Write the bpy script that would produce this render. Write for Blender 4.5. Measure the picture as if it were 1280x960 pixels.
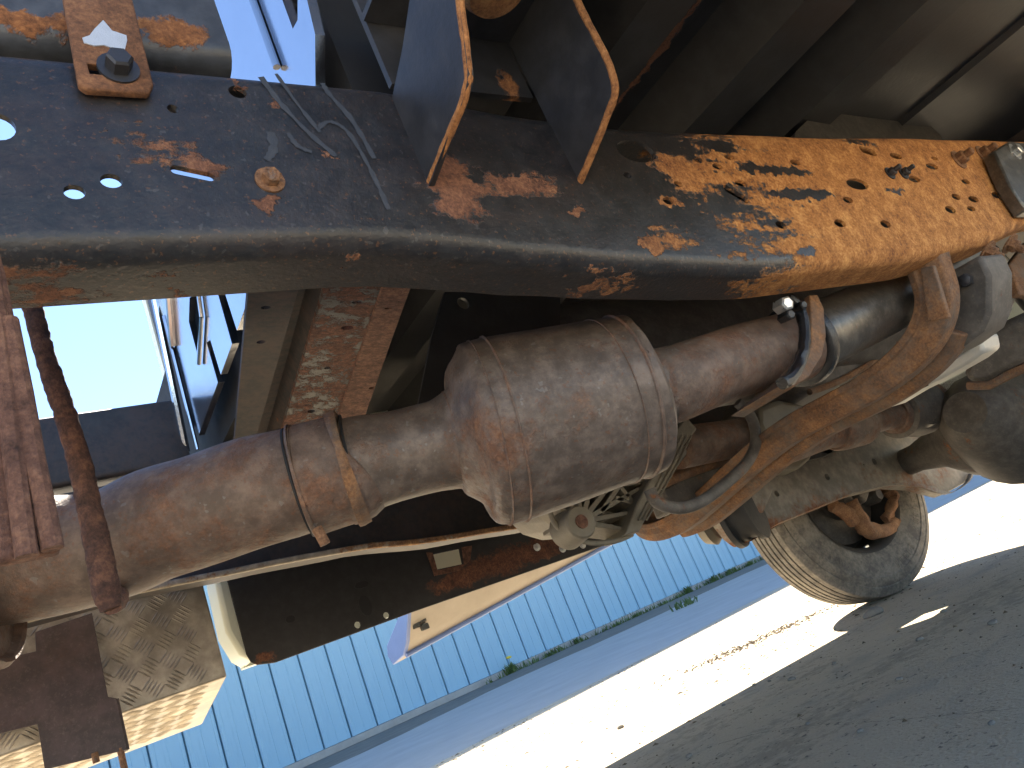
import bpy, bmesh, math, random
from mathutils import Vector, Matrix
random.seed(7)
for o in list(bpy.data.objects): bpy.data.objects.remove(o)
scn = bpy.context.scene
COL = scn.collection

# ------------------------------------------------------------------ camera
CH = 0.40
FW = Vector((0.586, 0.754, 0.299)); RT = Vector((0.799, -0.474, -0.370))
FW.normalize(); RT = (RT - FW*RT.dot(FW)).normalized(); UP = RT.cross(FW).normalized()
cam = bpy.data.cameras.new('camera'); cam.lens = 27.0; cam.sensor_width = 36.0
cam.clip_start = 0.02; cam.clip_end = 3000
camo = bpy.data.objects.new('camera', cam); COL.objects.link(camo)
M = Matrix((RT, UP, -FW)).transposed().to_4x4(); M.translation = Vector((0, 0, CH))
camo.matrix_world = M
scn.camera = camo
# ------------------------------------------------------------------ sky, sun, exposure
SUN = Vector((0.34, 0.78, 1.0)).normalized()          # towards the sun
el = math.asin(SUN.z); az = math.atan2(SUN.x, SUN.y)
w = bpy.data.worlds.new('World'); scn.world = w; w.use_nodes = True
nt = w.node_tree; nt.nodes.clear()
sky = nt.nodes.new('ShaderNodeTexSky'); sky.sky_type = 'NISHITA'; sky.sun_disc = False
sky.sun_elevation = el; sky.sun_rotation = az; sky.air_density = 0.75; sky.dust_density = 0.0; sky.ozone_density = 1.2
bg = nt.nodes.new('ShaderNodeBackground'); bg.inputs[1].default_value = 0.055
wo = nt.nodes.new('ShaderNodeOutputWorld')
nt.links.new(sky.outputs[0], bg.inputs[0]); nt.links.new(bg.outputs[0], wo.inputs[0])
sl = bpy.data.lights.new('sun', 'SUN'); sl.energy = 3.4; sl.angle = math.radians(0.53); sl.color = (1.0, 0.91, 0.77)
so = bpy.data.objects.new('sun', sl); COL.objects.link(so)
so.rotation_euler = SUN.to_track_quat('Z', 'Y').to_euler(); so.location = (3, 8, 8)
scn.view_settings.view_transform = 'Standard'; scn.view_settings.look = 'None'
scn.view_settings.exposure = 3.0; scn.view_settings.gamma = 1.0
scn.render.engine = 'CYCLES'
scn.cycles.max_bounces = 7; scn.cycles.diffuse_bounces = 5; scn.cycles.glossy_bounces = 3; scn.cycles.use_adaptive_sampling = True; scn.cycles.adaptive_threshold = 0.02

# ------------------------------------------------------------------ helpers
F = 960.0
C0 = Vector((0, 0, CH))
def ray(px, py): return FW + RT*((px-640)/F) - UP*((py-480)/F)
def PY(px, py, Y): r = ray(px, py); return C0 + r*(Y/r.y)
def PX(px, py, X): r = ray(px, py); return C0 + r*(X/r.x)
def PZ(px, py, Z): r = ray(px, py); return C0 + r*((Z-CH)/r.z)
def depth(p): return (p-C0).dot(FW)

class MB:
    def __init__(s): s.v = []; s.f = []
    def add(s, vs, fs):
        n = len(s.v); s.v += [tuple(v) for v in vs]; s.f += [tuple(i+n for i in f) for f in fs]; return s
    def box(s, a, b):
        x0, y0, z0 = a; x1, y1, z1 = b
        return s.add([(x0,y0,z0),(x1,y0,z0),(x1,y1,z0),(x0,y1,z0),(x0,y0,z1),(x1,y0,z1),(x1,y1,z1),(x0,y1,z1)],
                     [(0,3,2,1),(4,5,6,7),(0,1,5,4),(1,2,6,5),(2,3,7,6),(3,0,4,7)])
    def prism(s, pts, d):
        pts = [Vector(p) for p in pts]; d = Vector(d); n = len(pts)
        fs = [tuple(range(n)), tuple(range(2*n-1, n-1, -1))] + [(i, i+n, (i+1) % n+n, (i+1) % n) for i in range(n)]
        return s.add(pts + [p+d for p in pts], fs)
    def loft(s, rings, cap=True, closed=True):
        n = len(rings[0]); vs = [p for r in rings for p in r]; fs = []
        for k in range(len(rings)-1):
            for i in range(n if closed else n-1):
                j = (i+1) % n; fs.append((k*n+i, k*n+j, (k+1)*n+j, (k+1)*n+i))
        if cap and closed:
            fs.append(tuple(range(n-1, -1, -1))); fs.append(tuple((len(rings)-1)*n+i for i in range(n)))
        return s.add(vs, fs)
    def tube(s, pts, rad, seg=16, cap=True, sq=(1, 1)):
        pts = [Vector(p) for p in pts]; m = len(pts)
        if not hasattr(rad, '__len__'): rad = [rad]*m
        tang = []
        for i in range(m):
            t = pts[min(i+1, m-1)] - pts[max(i-1, 0)]
            if t.length < 1e-7: t = Vector((0, 0, 1))
            tang.append(t.normalized())
        ref = Vector((0, 0, 1)) if abs(tang[0].z) < 0.9 else Vector((0, 1, 0))
        u = tang[0].cross(ref).normalized(); rings = []
        for i in range(m):
            u = (u - tang[i]*u.dot(tang[i])).normalized(); v = tang[i].cross(u)
            rings.append([pts[i] + (u*math.cos(a)*sq[0] + v*math.sin(a)*sq[1])*rad[i] for a in [2*math.pi*k/seg for k in range(seg)]])
        return s.loft(rings, cap)
    def lathe(s, o, ax, prof, seg=48, cap=True):
        # prof: list of (distance along axis, radius)
        o = Vector(o); ax = Vector(ax).normalized()
        u = ax.cross(Vector((0, 0, 1)) if abs(ax.z) < .9 else Vector((1, 0, 0))).normalized(); v = ax.cross(u)
        rings = [[o + ax*d + (u*math.cos(2*math.pi*k/seg) + v*math.sin(2*math.pi*k/seg))*r for k in range(seg)] for d, r in prof]
        return s.loft(rings, cap)

def mesh_of(mb, name, smooth=30):
    me = bpy.data.meshes.new(name); me.from_pydata(mb.v, [], mb.f)
    bm = bmesh.new(); bm.from_mesh(me); bmesh.ops.recalc_face_normals(bm, faces=bm.faces); bm.to_mesh(me); bm.free()
    if smooth:
        for p in me.polygons: p.use_smooth = True
        me.set_sharp_from_angle(angle=math.radians(smooth))
    return me
def obj(name, mb, mat, parent=None, bevel=0, smooth=30, label=None):
    me = mesh_of(mb, name, smooth); o = bpy.data.objects.new(name, me); COL.objects.link(o)
    me.materials.append(mat)
    if parent is not None:
        o.parent = parent
        if parent.parent is None: o.location = -parent.location
    if bevel:
        m = o.modifiers.new('bevel', 'BEVEL'); m.width = bevel; m.segments = 2; m.limit_method = 'ANGLE'; m.angle_limit = math.radians(35)
    if label: o['label'] = label
    return o
def tag(o, label, cat, group=None):
    o['label'] = label; o['category'] = cat
    if group: o['group'] = group
    return o
def empty(name, loc):
    o = bpy.data.objects.new(name, None); o.location = loc; COL.objects.link(o); return o
def cut(o, mb, smooth=30):
    c = bpy.data.objects.new('cutter', mesh_of(mb, 'cutter', 0)); COL.objects.link(c)
    c.parent = o.parent; c.location = o.location
    m = o.modifiers.new('cut', 'BOOLEAN'); m.object = c; m.solver = 'EXACT'; m.operation = 'DIFFERENCE'; m.use_self = True
    bpy.context.view_layer.update()
    dg = bpy.context.evaluated_depsgraph_get()
    me = bpy.data.meshes.new_from_object(o.evaluated_get(dg))
    o.modifiers.remove(m); o.data = me; bpy.data.objects.remove(c)
    for p in me.polygons: p.use_smooth = True
    me.set_sharp_from_angle(angle=math.radians(smooth))
def wobble(mb, amp, sc, seed=0):
    from mathutils import noise
    out = []
    for v in mb.v:
        n = noise.noise_vector(Vector(v)*sc + Vector((seed, 0, 0))) + 0.5*noise.noise_vector(Vector(v)*sc*2.7 + Vector((0, seed, 3)))
        out.append(tuple(Vector(v) + n*amp))
    mb.v = out; return mb
def smooth_path(pts, n=6):
    pts = [Vector(p) for p in pts]; out = []
    for i in range(len(pts)-1):
        p0 = pts[max(i-1, 0)]; p1 = pts[i]; p2 = pts[i+1]; p3 = pts[min(i+2, len(pts)-1)]
        for k in range(n):
            t = k/n
            out.append(0.5*((2*p1) + (p2-p0)*t + (2*p0-5*p1+4*p2-p3)*t*t + (3*p1-p0-3*p2+p3)*t**3))
    out.append(pts[-1]); return out
def interp(tab, x):
    if x <= tab[0][0]: return tab[0][1]
    for (a, b), (c, d) in zip(tab, tab[1:]):
        if x <= c:
            t = (x-a)/(c-a); return b + (d-b)*(t*t*(3-2*t)*0.5 + t*0.5)
    return tab[-1][1]

# ------------------------------------------------------------------ materials
class NT:
    def __init__(s, name):
        s.m = bpy.data.materials.new(name); s.m.use_nodes = True; s.t = s.m.node_tree
        s.b = s.t.nodes['Principled BSDF']; s.co = s.t.nodes.new('ShaderNodeTexCoord').outputs['Object']
    def n(s, ty, **kw):
        x = s.t.nodes.new(ty)
        for k, v in kw.items(): setattr(x, k, v)
        return x
    def put(s, sock, v):
        if hasattr(v, 'is_linked') or isinstance(v, bpy.types.NodeSocket): s.t.links.new(v, sock)
        else: sock.default_value = v
    def noise(s, sc, det=6, rough=.6, vec=None, stretch=None, off=0):
        v = vec or s.co
        if stretch or off:
            mp = s.n('ShaderNodeMapping'); s.t.links.new(v, mp.inputs[0])
            mp.inputs['Scale'].default_value = stretch or (1, 1, 1); mp.inputs['Location'].default_value = (off, off*.7, off*1.3); v = mp.outputs[0]
        x = s.n('ShaderNodeTexNoise'); x.inputs['Scale'].default_value = sc; x.inputs['Detail'].default_value = det; x.inputs['Roughness'].default_value = rough
        s.t.links.new(v, x.inputs['Vector']); return x.outputs['Fac']
    def math(s, op, a, b=None, c=None, clamp=False):
        x = s.n('ShaderNodeMath', operation=op, use_clamp=clamp); s.put(x.inputs[0], a)
        if b is not None: s.put(x.inputs[1], b)
        if c is not None: s.put(x.inputs[2], c)
        return x.outputs[0]
    def rng(s, v, a, b, c=0., d=1.):
        x = s.n('ShaderNodeMapRange', interpolation_type='SMOOTHSTEP'); s.put(x.inputs[0], v)
        for i, k in enumerate((a, b, c, d)): x.inputs[i+1].default_value = k
        return x.outputs[0]
    def mix(s, f, a, b):
        x = s.n('ShaderNodeMix', data_type='RGBA'); s.put(x.inputs[0], f)
        for sock, v in ((x.inputs[6], a), (x.inputs[7], b)):
            if isinstance(v, tuple): sock.default_value = (*v[:3], 1)
            else: s.t.links.new(v, sock)
        return x.outputs[2]
    def ramp(s, f, stops):
        x = s.n('ShaderNodeValToRGB'); e = x.color_ramp.elements
        while len(e) < len(stops): e.new(.5)
        for k, (p, c) in zip(e, stops): k.position = p; k.color = (*c, 1)
        s.t.links.new(f, x.inputs[0]); return x.outputs[0]
    def warped(s):
        if not hasattr(s, 'cw'):
            x = s.n('ShaderNodeTexNoise'); x.inputs['Scale'].default_value = 38; x.inputs['Detail'].default_value = 5; x.inputs['Roughness'].default_value = .7
            s.t.links.new(s.co, x.inputs['Vector'])
            a = s.n('ShaderNodeVectorMath', operation='MULTIPLY_ADD'); s.t.links.new(x.outputs['Color'], a.inputs[0]); a.inputs[1].default_value = (.05, .05, .05); 
            b = s.n('ShaderNodeVectorMath', operation='ADD'); b.inputs[1].default_value = (-.025, -.025, -.025); s.t.links.new(s.co, b.inputs[0]); s.t.links.new(b.outputs[0], a.inputs[2]); s.cw = a.outputs[0]
        return s.cw
    def spot(s, c, rad):
        # rad: (rx, ry, rz); 1 in the centre, 0 at the radius
        mp = s.n('ShaderNodeMapping', vector_type='TEXTURE'); mp.inputs['Location'].default_value = c; mp.inputs['Scale'].default_value = rad
        s.t.links.new(s.warped(), mp.inputs[0]); ln = s.n('ShaderNodeVectorMath', operation='LENGTH'); s.t.links.new(mp.outputs[0], ln.inputs[0])
        return s.math('SUBTRACT', 1.0, ln.outputs[1], clamp=True)
    def bump(s, h, st, dist=.002):
        x = s.n('ShaderNodeBump'); x.inputs['Strength'].default_value = st; x.inputs['Distance'].default_value = dist
        s.put(x.inputs['Height'], h); s.t.links.new(x.outputs[0], s.b.inputs['Normal'])
    def sep(s):
        x = s.n('ShaderNodeSeparateXYZ'); s.t.links.new(s.co, x.inputs[0]); return x.outputs

def rusty(name, paint, amount, spots=(), rust=((.035,.014,.008),(.16,.058,.022),(.36,.15,.05)), scale=9, rough=.55, stretch=None, grad=None, bump=.5, metal=0., dust=0.0, spotk=.55, sharp=.05, grain=220, coat=None, stain=0., stain_col=(.10,.06,.045), pv_=(.7, 1.35), speck=0., left_rust=None):
    k = NT(name)
    big = k.noise(scale, 6, .68, stretch=stretch); fine = k.noise(scale*7, 4, .7)
    m = k.math('ADD', k.math('MULTIPLY', big, .72), k.math('MULTIPLY', fine, .28))
    m = k.math('ADD', m, amount - .5)
    if grad:                                             # (x0, x1, gain): more rust along the length
        m = k.math('ADD', m, k.rng(k.sep()[0], grad[0], grad[1], 0, grad[2]))
    for c, r, g in spots: m = k.math('ADD', m, k.math('MULTIPLY', k.spot(c, r), g*spotk))
    mask = k.rng(m, .5-sharp, .5+sharp)
    g1 = k.noise(grain, 3, .75, off=3.1); g2 = k.noise(scale*2.3, 4, .7, off=7.7)
    rc = k.ramp(k.math('ADD', k.math('MULTIPLY', g1, .5), k.math('MULTIPLY', g2, .5)), [(.32, rust[0]), (.5, rust[1]), (.66, rust[2])])
    if left_rust:
        rl = k.ramp(k.math('ADD', k.math('MULTIPLY', g1, .5), k.math('MULTIPLY', g2, .5)), [(.32, left_rust[0]), (.5, left_rust[1]), (.66, left_rust[2])])
        rc = k.mix(k.rng(k.sep()[0], .5, .95), rl, rc)
    pv = k.noise(scale*3, 6, .65, off=1.7)
    pc = k.mix(k.rng(pv, .35, .75), tuple(c*pv_[0] for c in paint), tuple(min(1, c*pv_[1]) for c in paint))
    if dust:
        pc = k.mix(k.math('MULTIPLY', k.rng(k.noise(grain*.6, 5, .8, off=5), .5, .75), dust), pc, (.30, .24, .18))
    if stain:
        sn = k.math('ADD', k.math('MULTIPLY', big, .5), k.math('MULTIPLY', k.noise(grain*.35, 4, .75, off=13), .5))
        pc = k.mix(k.math('MULTIPLY', k.rng(sn, .42, .60), stain), pc, stain_col)
    if speck:
        sp = k.noise(grain*.9, 2, .6, off=21); pc = k.mix(k.math('MULTIPLY', k.rng(sp, .62, .68), speck), pc, rust[1])
        sp2 = k.noise(grain*.5, 2, .6, off=31); pc = k.mix(k.math('MULTIPLY', k.rng(sp2, .66, .70), speck), pc, (.20, .19, .18))
    if coat: pc = k.mix(k.rng(k.noise(26, 5, .7, off=9), .6, .7), pc, coat)
    k.put(k.b.inputs['Base Color'], k.mix(mask, pc, rc))
    k.put(k.b.inputs['Roughness'], k.math('ADD', k.math('MULTIPLY', mask, .92-rough), k.math('ADD', rough-.12, k.math('MULTIPLY', pv, .24))))
    k.put(k.b.inputs['Metallic'], k.math('MULTIPLY', k.math('SUBTRACT', 1., mask), metal))
    h = k.math('ADD', k.math('MULTIPLY', mask, k.math('ADD', .25, k.math('MULTIPLY', g1, 1.0))), k.math('MULTIPLY', k.noise(scale*12, 4, .6, off=2), .35))
    k.bump(h, bump, .0022); return k.m
def plain(name, col, rough=.6, metal=0., var=.25, sc=14, bump=.15, spec=None):
    k = NT(name); v = k.noise(sc, 7, .65)
    k.put(k.b.inputs['Base Color'], k.mix(v, tuple(c*(1-var) for c in col), tuple(min(1, c*(1+var)) for c in col)))
    k.put(k.b.inputs['Roughness'], k.math('ADD', rough-.1, k.math('MULTIPLY', k.noise(sc*2.2, 5, .6, off=4), .2)))
    k.b.inputs['Metallic'].default_value = metal
    k.bump(k.noise(sc*9, 5, .7), bump, .002); return k.m

RY = .527
def S(px, py, rx, rz, g=1., Y=RY):
    p = PY(px, py, Y); d = depth(p)/F
    return (tuple(p), (rx*d*1.1, .3, rz*d*1.1), g)
ORANGE = ((.10,.034,.013),(.40,.165,.045),(.66,.34,.11))
MAT = {}
MAT['rail'] = rusty('rail_black_paint_and_rust', (.0185, .0195, .022), .325,
    [S(200,180,110,45,.35), S(260,215,50,35,.5), S(332,250,24,14,.8), S(345,132,12,22,.8), S(410,195,16,10,.8), S(150,75,130,40,.35), S(60,330,170,50,.45),
     S(300,105,16,40,.6), S(450,330,45,26,1.1), S(240,338,60,30,.9), S(570,250,60,45,.75), S(640,228,100,30,.65), S(815,305,22,18,.9), S(835,252,24,12,.9), S(720,262,22,10,.8),
     S(750,350,125,26,1.5), S(690,352,60,22,.8), S(860,222,75,34,.55), S(840,300,60,40,.35), S(330,345,30,14,.6), S(560,215,40,40,.7),
     S(975,212,95,9,-.95), S(1005,243,85,8,-.95), S(1118,239,40,7,-.8), S(1010,313,24,8,-.8), S(1075,177,60,9,-.8), S(900,352,80,14,-.5), S(900,196,50,9,.3), S(905,225,70,9,.3)],
    rust=ORANGE, scale=15, rough=.4, stretch=(.4, 1, 1.7), grad=(.55, 1.35, .42), bump=.8, grain=230, sharp=.035, stain=.3, stain_col=(.055,.038,.033), dust=.08, speck=.16, left_rust=((.045,.02,.014),(.15,.065,.038),(.27,.13,.07)))
MAT['sill'] = rusty('bed_sill_paint_and_rust', (.05, .055, .065), .38, [S(30,25,80,25,.6,.54), S(210,38,60,25,.7,.54)], scale=11, rough=.4, rust=((.05,.02,.01),(.2,.08,.03),(.36,.16,.06)))
MAT['tab'] = rusty('mounting_tab_rust', (.09, .05, .04), .68, rust=((.05,.024,.014),(.15,.068,.034),(.27,.13,.06)), scale=16, bump=.4)
MAT['black'] = rusty('black_chassis_paint', (.03, .03, .032), .27, scale=8, rough=.5, bump=.4, stain=.5, stain_col=(.075,.045,.035))
MAT['floor'] = rusty('cab_floor_undercoat', (.024, .024, .026), .22, [S(835,80,14,75,1.1,.62), S(860,20,26,26,.9,.6)], scale=7, rough=.5, rust=((.06,.025,.015),(.16,.07,.04),(.22,.1,.05)), bump=.5)
MAT['bracket'] = rusty('cab_mount_paint_and_rust', (.028, .028, .031), .30, [S(640,215,100,35,.9,.5), S(745,130,16,70,.55,.44), S(640,100,25,30,.6,.52)], scale=10, rough=.5, rust=((.05,.02,.012),(.2,.08,.03),(.38,.17,.06)))
MAT['bracket_edge'] = rusty('cab_mount_cut_edge', (.12, .06, .03), .75, rust=((.1,.04,.02),(.3,.13,.045),(.48,.22,.08)), scale=30)
MAT['rust'] = rusty('heavy_flaking_rust', (.08, .042, .032), .72, rust=((.035,.017,.012),(.125,.06,.04),(.24,.125,.075)), scale=20, bump=.9, grain=140)
MAT['rust_dark'] = rusty('dark_flaking_rust', (.05, .03, .026), .66, rust=((.02,.011,.009),(.075,.035,.024),(.16,.075,.045)), scale=24, bump=1., grain=140)
MAT['exhaust'] = rusty('exhaust_brown_oxide', (.155, .108, .083), .44, rust=((.06,.028,.018),(.16,.072,.038),(.29,.145,.08)), scale=12, rough=.6, metal=.15, bump=.9, sharp=.12, grain=150, dust=.25, pv_=(.6, 1.3), speck=.5)
MAT['cat'] = rusty('converter_brown_oxide', (.15, .115, .093), .37, [S(735,560,26,40,-.4,.72), S(610,560,40,90,.3,.75), S(800,520,10,120,.4,.75)], rust=((.055,.028,.018),(.15,.068,.036),(.27,.14,.075)), scale=12, rough=.52, metal=.25, bump=.9, sharp=.12, grain=150, dust=.25, pv_=(.6, 1.3), speck=.5)
MAT['downpipe'] = rusty('downpipe_dull_steel', (.13, .12, .105), .33, scale=15, rough=.38, metal=.6, bump=.4, dust=.6, grain=260)
MAT['xmember'] = rusty('crossmember_brown_rust', (.11, .08, .06), .52, rust=((.055,.028,.016),(.2,.095,.042),(.36,.18,.075)), scale=12, rough=.6, bump=.5, sharp=.15, dust=.3)
MAT['arm'] = rusty('radius_arm_paint_and_rust', (.20, .178, .148), .38, [S(1000,660,160,30,.5,1.75), S(1150,600,80,25,.25,1.75), S(935,660,40,30,.5,1.75)], rust=((.05,.022,.014),(.19,.078,.036),(.3,.13,.055)), scale=8, rough=.6, bump=.4, sharp=.1)
MAT['axle'] = rusty('axle_dusty_black', (.095, .084, .074), .36, scale=9, rough=.6, bump=.4, dust=.35)
MAT['knuckle'] = rusty('knuckle_orange_rust', (.14, .09, .06), .62, rust=((.08,.04,.025),(.22,.11,.055),(.36,.2,.1)), scale=9, bump=.5)
MAT['bolt'] = plain('dark_steel_bolt', (.05, .052, .06), .45, .5, .3, 60)
MAT['bolt_rust'] = rusty('rusty_bolt', (.15, .1, .07), .6, scale=40, rough=.5, rust=((.07,.035,.02),(.2,.1,.05),(.34,.18,.09)))
MAT['zinc'] = plain('zinc_plated_bolt', (.6, .6, .58), .3, .8, .2, 60)
MAT['rubber'] = plain('black_rubber', (.02, .02, .021), .65, 0, .3, 30)
MAT['oily'] = plain('oily_black_steel', (.012, .012, .013), .18, 0, .4, 30, .6)
MAT['hub_rubber'] = rusty('cab_mount_cushion', (.12, .06, .04), .66, rust=((.09,.04,.02),(.27,.12,.045),(.4,.2,.08)), scale=22)
MAT['casting'] = plain('dirty_cast_aluminium', (.17, .15, .115), .6, .25, .4, 22, .5)
MAT['alu'] = plain('bright_cast_aluminium', (.62, .60, .54), .45, .4, .2, 18, .3)
MAT['polished'] = plain('polished_aluminium', (.56, .58, .62), .16, 1., .12, 9, .1)
MAT['plate_metal'] = rusty('tread_plate_aluminium', (.40, .355, .29), .16, scale=6, rough=.42, metal=.65, bump=.2, rust=((.2,.16,.1),(.32,.25,.15),(.42,.33,.2)), sharp=.25)
MAT['brown'] = rusty('brown_primer_steel', (.075, .05, .047), .3, scale=9, rough=.62, bump=.6, dust=.25, rust=((.06,.03,.025),(.11,.055,.04),(.16,.08,.05)), sharp=.2)
MAT['white_paint'] = plain('white_cab_paint', (.72, .76, .66), .35, 0, .05, 3, .03)
MAT['chrome'] = plain('step_board_metal', (.27, .24, .205), .5, .4, .3, 8, .2)
MAT['blue_trim'] = plain('blue_trim', (.10, .16, .38), .35, 0, .2, 10)
MAT['grey_chalk'] = plain('worn_paint_scuff', (.04, .046, .058), .7, 0, .35, 80)
MAT['flake'] = plain('old_paint_flake', (.40, .46, .56), .6, 0, .2, 60, .4)
MAT['glass'] = plain('dark_window_glass', (.03, .04, .045), .08, 0, .1, 2, 0)
MAT['rim'] = plain('wheel_steel', (.05, .045, .04), .6, .3, .4, 15, .3)
MAT['line'] = plain('gap_near_black', (.012, .012, .013), .7)  # near-black standing for the dark inside cracks, gaps, holes and recesses

def tyre_mat():
    k = NT('tyre_rubber_dusty'); x = k.noise(14, 7, .7); y = k.noise(90, 4, .6)
    f = k.rng(k.math('ADD', k.math('MULTIPLY', x, .7), k.math('MULTIPLY', y, .3)), .38, .66)
    k.put(k.b.inputs['Base Color'], k.mix(f, (.085, .077, .068), (.22, .195, .16)))
    k.b.inputs['Roughness'].default_value = .8; k.bump(k.noise(120, 4, .6), .25, .002); return k.m
MAT['tyre'] = tyre_mat()
MAT['rocker'] = rusty('rocker_black_paint_and_rust', (.022, .021, .022), .27, [S(620,705,110,30,.7,2.0), S(560,730,50,14,.5,2.0), S(690,680,60,20,.8,2.0), S(330,822,20,12,.8,2.0)], scale=12, rough=.6, bump=.5, rust=((.03,.015,.012),(.12,.05,.03),(.24,.11,.06)), sharp=.08)
MAT['xm_grey'] = rusty('crossmember_grey_primer', (.022, .022, .025), .33, scale=11, rough=.8, bump=.5, stain=.4)

def ground_mat():
    k = NT('worn_sandy_concrete')
    a = k.noise(.55, 8, .6); b = k.noise(6, 8, .7, off=3); c = k.noise(70, 6, .75); st = k.noise(2.4, 6, .65, stretch=(.35, 1.6, 1), off=11)
    base = k.mix(k.rng(a, .35, .65), (.48, .395, .275), (.55, .46, .33))
    base = k.mix(k.math('MULTIPLY', k.rng(b, .48, .72), .55), base, (.33, .30, .25))
    base = k.mix(k.math('MULTIPLY', k.rng(st, .56, .70), .5), base, (.28, .25, .205))
    base = k.mix(k.math('MULTIPLY', k.rng(c, .56, .72), .6), base, (.25, .215, .165))
    base = k.mix(k.math('MULTIPLY', k.rng(k.noise(150, 3, .6, off=6), .66, .74), .6), base, (.55, .52, .46))
    dirt = k.math('ADD', k.math('MULTIPLY', k.noise(1.6, 6, .7, stretch=(.5, 1.7, 1), off=17), .6), k.math('MULTIPLY', k.noise(24, 5, .75, off=19), .4))
    base = k.mix(k.math('MULTIPLY', k.rng(dirt, .52, .60), .5), base, (.22, .185, .135))
    base = k.mix(k.math('MULTIPLY', k.rng(k.noise(55, 3, .6, off=23), .63, .68), .8), base, (.11, .095, .075))
    k.put(k.b.inputs['Base Color'], base); k.b.inputs['Roughness'].default_value = .9
    v = k.n('ShaderNodeTexVoronoi'); v.inputs['Scale'].default_value = 95; k.t.links.new(k.co, v.inputs['Vector'])
    h = k.math('ADD', k.math('ADD', k.math('MULTIPLY', b, .9), k.math('MULTIPLY', c, .55)), k.math('MULTIPLY', k.rng(v.outputs['Distance'], .0, .55, .45, 0), .6))
    k.bump(h, .8, .012); return k.m
MAT['ground'] = ground_mat()
MAT['apron'] = plain('stained_footing_concrete', (.15, .14, .12), .9, 0, .6, 3.5, .8)
MAT['shade_strip'] = plain('yard_shade_grey', (.37, .365, .35), .9, 0, .25, 2.2, .6)  # darker than the yard; the building's shade put into the colour
MAT['footing'] = plain('concrete_wall_footing', (.34, .33, .30), .9, 0, .35, 5, .7)
def siding_mat():
    k = NT('blue_painted_steel_siding'); n = k.noise(1.2, 5, .6, stretch=(1, 1, .25)); n2 = k.noise(30, 5, .6, stretch=(1, 1, .1))
    c = k.mix(n, (.235, .42, .545), (.27, .465, .59)); c = k.mix(k.math('MULTIPLY', k.rng(n2, .5, .8), .25), c, (.13, .27, .38))
    k.put(k.b.inputs['Base Color'], c); k.b.inputs['Roughness'].default_value = .5; return k.m
MAT['siding'] = siding_mat()
MAT['seam'] = plain('siding_seam_shadow_gap', (.08, .20, .29), .6)
MAT['leaf'] = plain('weed_green', (.085, .13, .03), .6, 0, .5, 30, 0)
MAT['petal'] = plain('dandelion_yellow', (.75, .55, .03), .5, 0, .15, 40, 0)
MAT['stone'] = plain('grey_pebble', (.22, .20, .17), .85, 0, .3, 60, .8)
MAT['grit'] = plain('dark_grit', (.12, .09, .055), .9, 0, .4, 60, .3)
MAT['roof'] = plain('grey_roof_sheet', (.35, .36, .37), .5, .3)

# ------------------------------------------------------------------ setting: ground, building, weeds
g = MB(); g.add([(-400,-400,0),(500,-400,0),(500,500,0),(-400,500,0)], [(0,1,2,3)])
go = obj('ground', g, MAT['ground'], smooth=0); go['kind'] = 'structure'; go['label'] = 'worn sandy concrete yard under and beside the truck'
WA = math.atan(.1); WD = Vector((math.cos(WA), math.sin(WA), 0)); WN = Vector((math.sin(WA), -math.cos(WA), 0))
def W(s, out, z): return Vector((0, 10.75, 0)) + WD*s + WN*out + Vector((0, 0, z))
ap = MB()
def strip(mb, s0, s1, o0, o1, z0, z1):
    ps = [W(s, o, z) for z in (z0, z1) for s, o in ((s0, o0), (s1, o0), (s1, o1), (s0, o1))]
    return mb.add(ps, [(0,3,2,1),(4,5,6,7),(0,1,5,4),(1,2,6,5),(2,3,7,6),(3,0,4,7)])
n = 120
rr = [[W(-12+i*.5, 0.0, z) for z in (.0,)] for i in range(n)]
vs = []; fs = []
for i in range(n):
    s = -12+i*.5
    e = 2.6 + .22*math.sin(i*.7) + random.uniform(-.12, .12)
    vs += [W(s, .02, .006), W(s, e, .006), W(s, e+.03, .0005)]
    if i: k = 3*i; fs += [(k-3, k-2, k+1, k), (k-2, k-1, k+2, k+1)]
ap.add(vs, fs)
ao = obj('apron', ap, MAT['apron']); ao['kind'] = 'structure'; ao['label'] = 'dark stained rubble strip along the foot of the blue wall'

BH = 5.15
ln = MB(); vs = []; fs = []  # added strip that darkens the ground out to the shade edge
for i in range(n):
    s = -12+i*.5; e = 6.74 + .05*math.sin(i*1.3)
    vs += [W(s, 2.2, .0035), W(s, e, .0035), W(s, e+.04, .0003)]
    if i: k = 3*i; fs += [(k-3, k-2, k+1, k), (k-2, k-1, k+2, k+1)]
ln.add(vs, fs); lno = obj('shade_strip', ln, MAT['shade_strip'], smooth=0); lno['kind'] = 'structure'; lno['label'] = 'darker grey strip standing in for the shade of the blue building'
bld = empty('building', W(8, -4, 0)); tag(bld, 'long building with light blue vertical steel siding beyond the yard', 'building')
TB, BH2 = 4.57, 9.2                                   # the unseen taller block starts here, added to cast the yard shade
core = MB(); strip(core, -14, TB-.02, -.04, -9, 0, BH-.05); strip(core, TB-.02+.001, 46, -.04, -3.4, 0, BH2-.05); obj('wall_core', core, MAT['seam'], bld)
ft = MB(); strip(ft, -14, 46, .07, -.035, 0, .10); obj('footing', ft, MAT['footing'], bld, bevel=.012)
rf = MB(); strip(rf, -14.2, TB-.03, .10, -9.2, BH+.001, BH+.09); strip(rf, TB-.02, 46.2, .10, -3.6, BH2+.001, BH2+.09); obj('roof_edge', rf, MAT['roof'], bld)
PW = .41
prof = [(.012, -.03), (.012, .0), (.035, .012), (.06, .012), (.075, .004), (.2, .004), (.205, .009), (.212, .009), (.217, .004), (PW-.06, .004), (PW-.05, .012), (PW-.03, .012), (PW-.012, 0), (PW-.012, -.03)]
pmes = []
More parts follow.
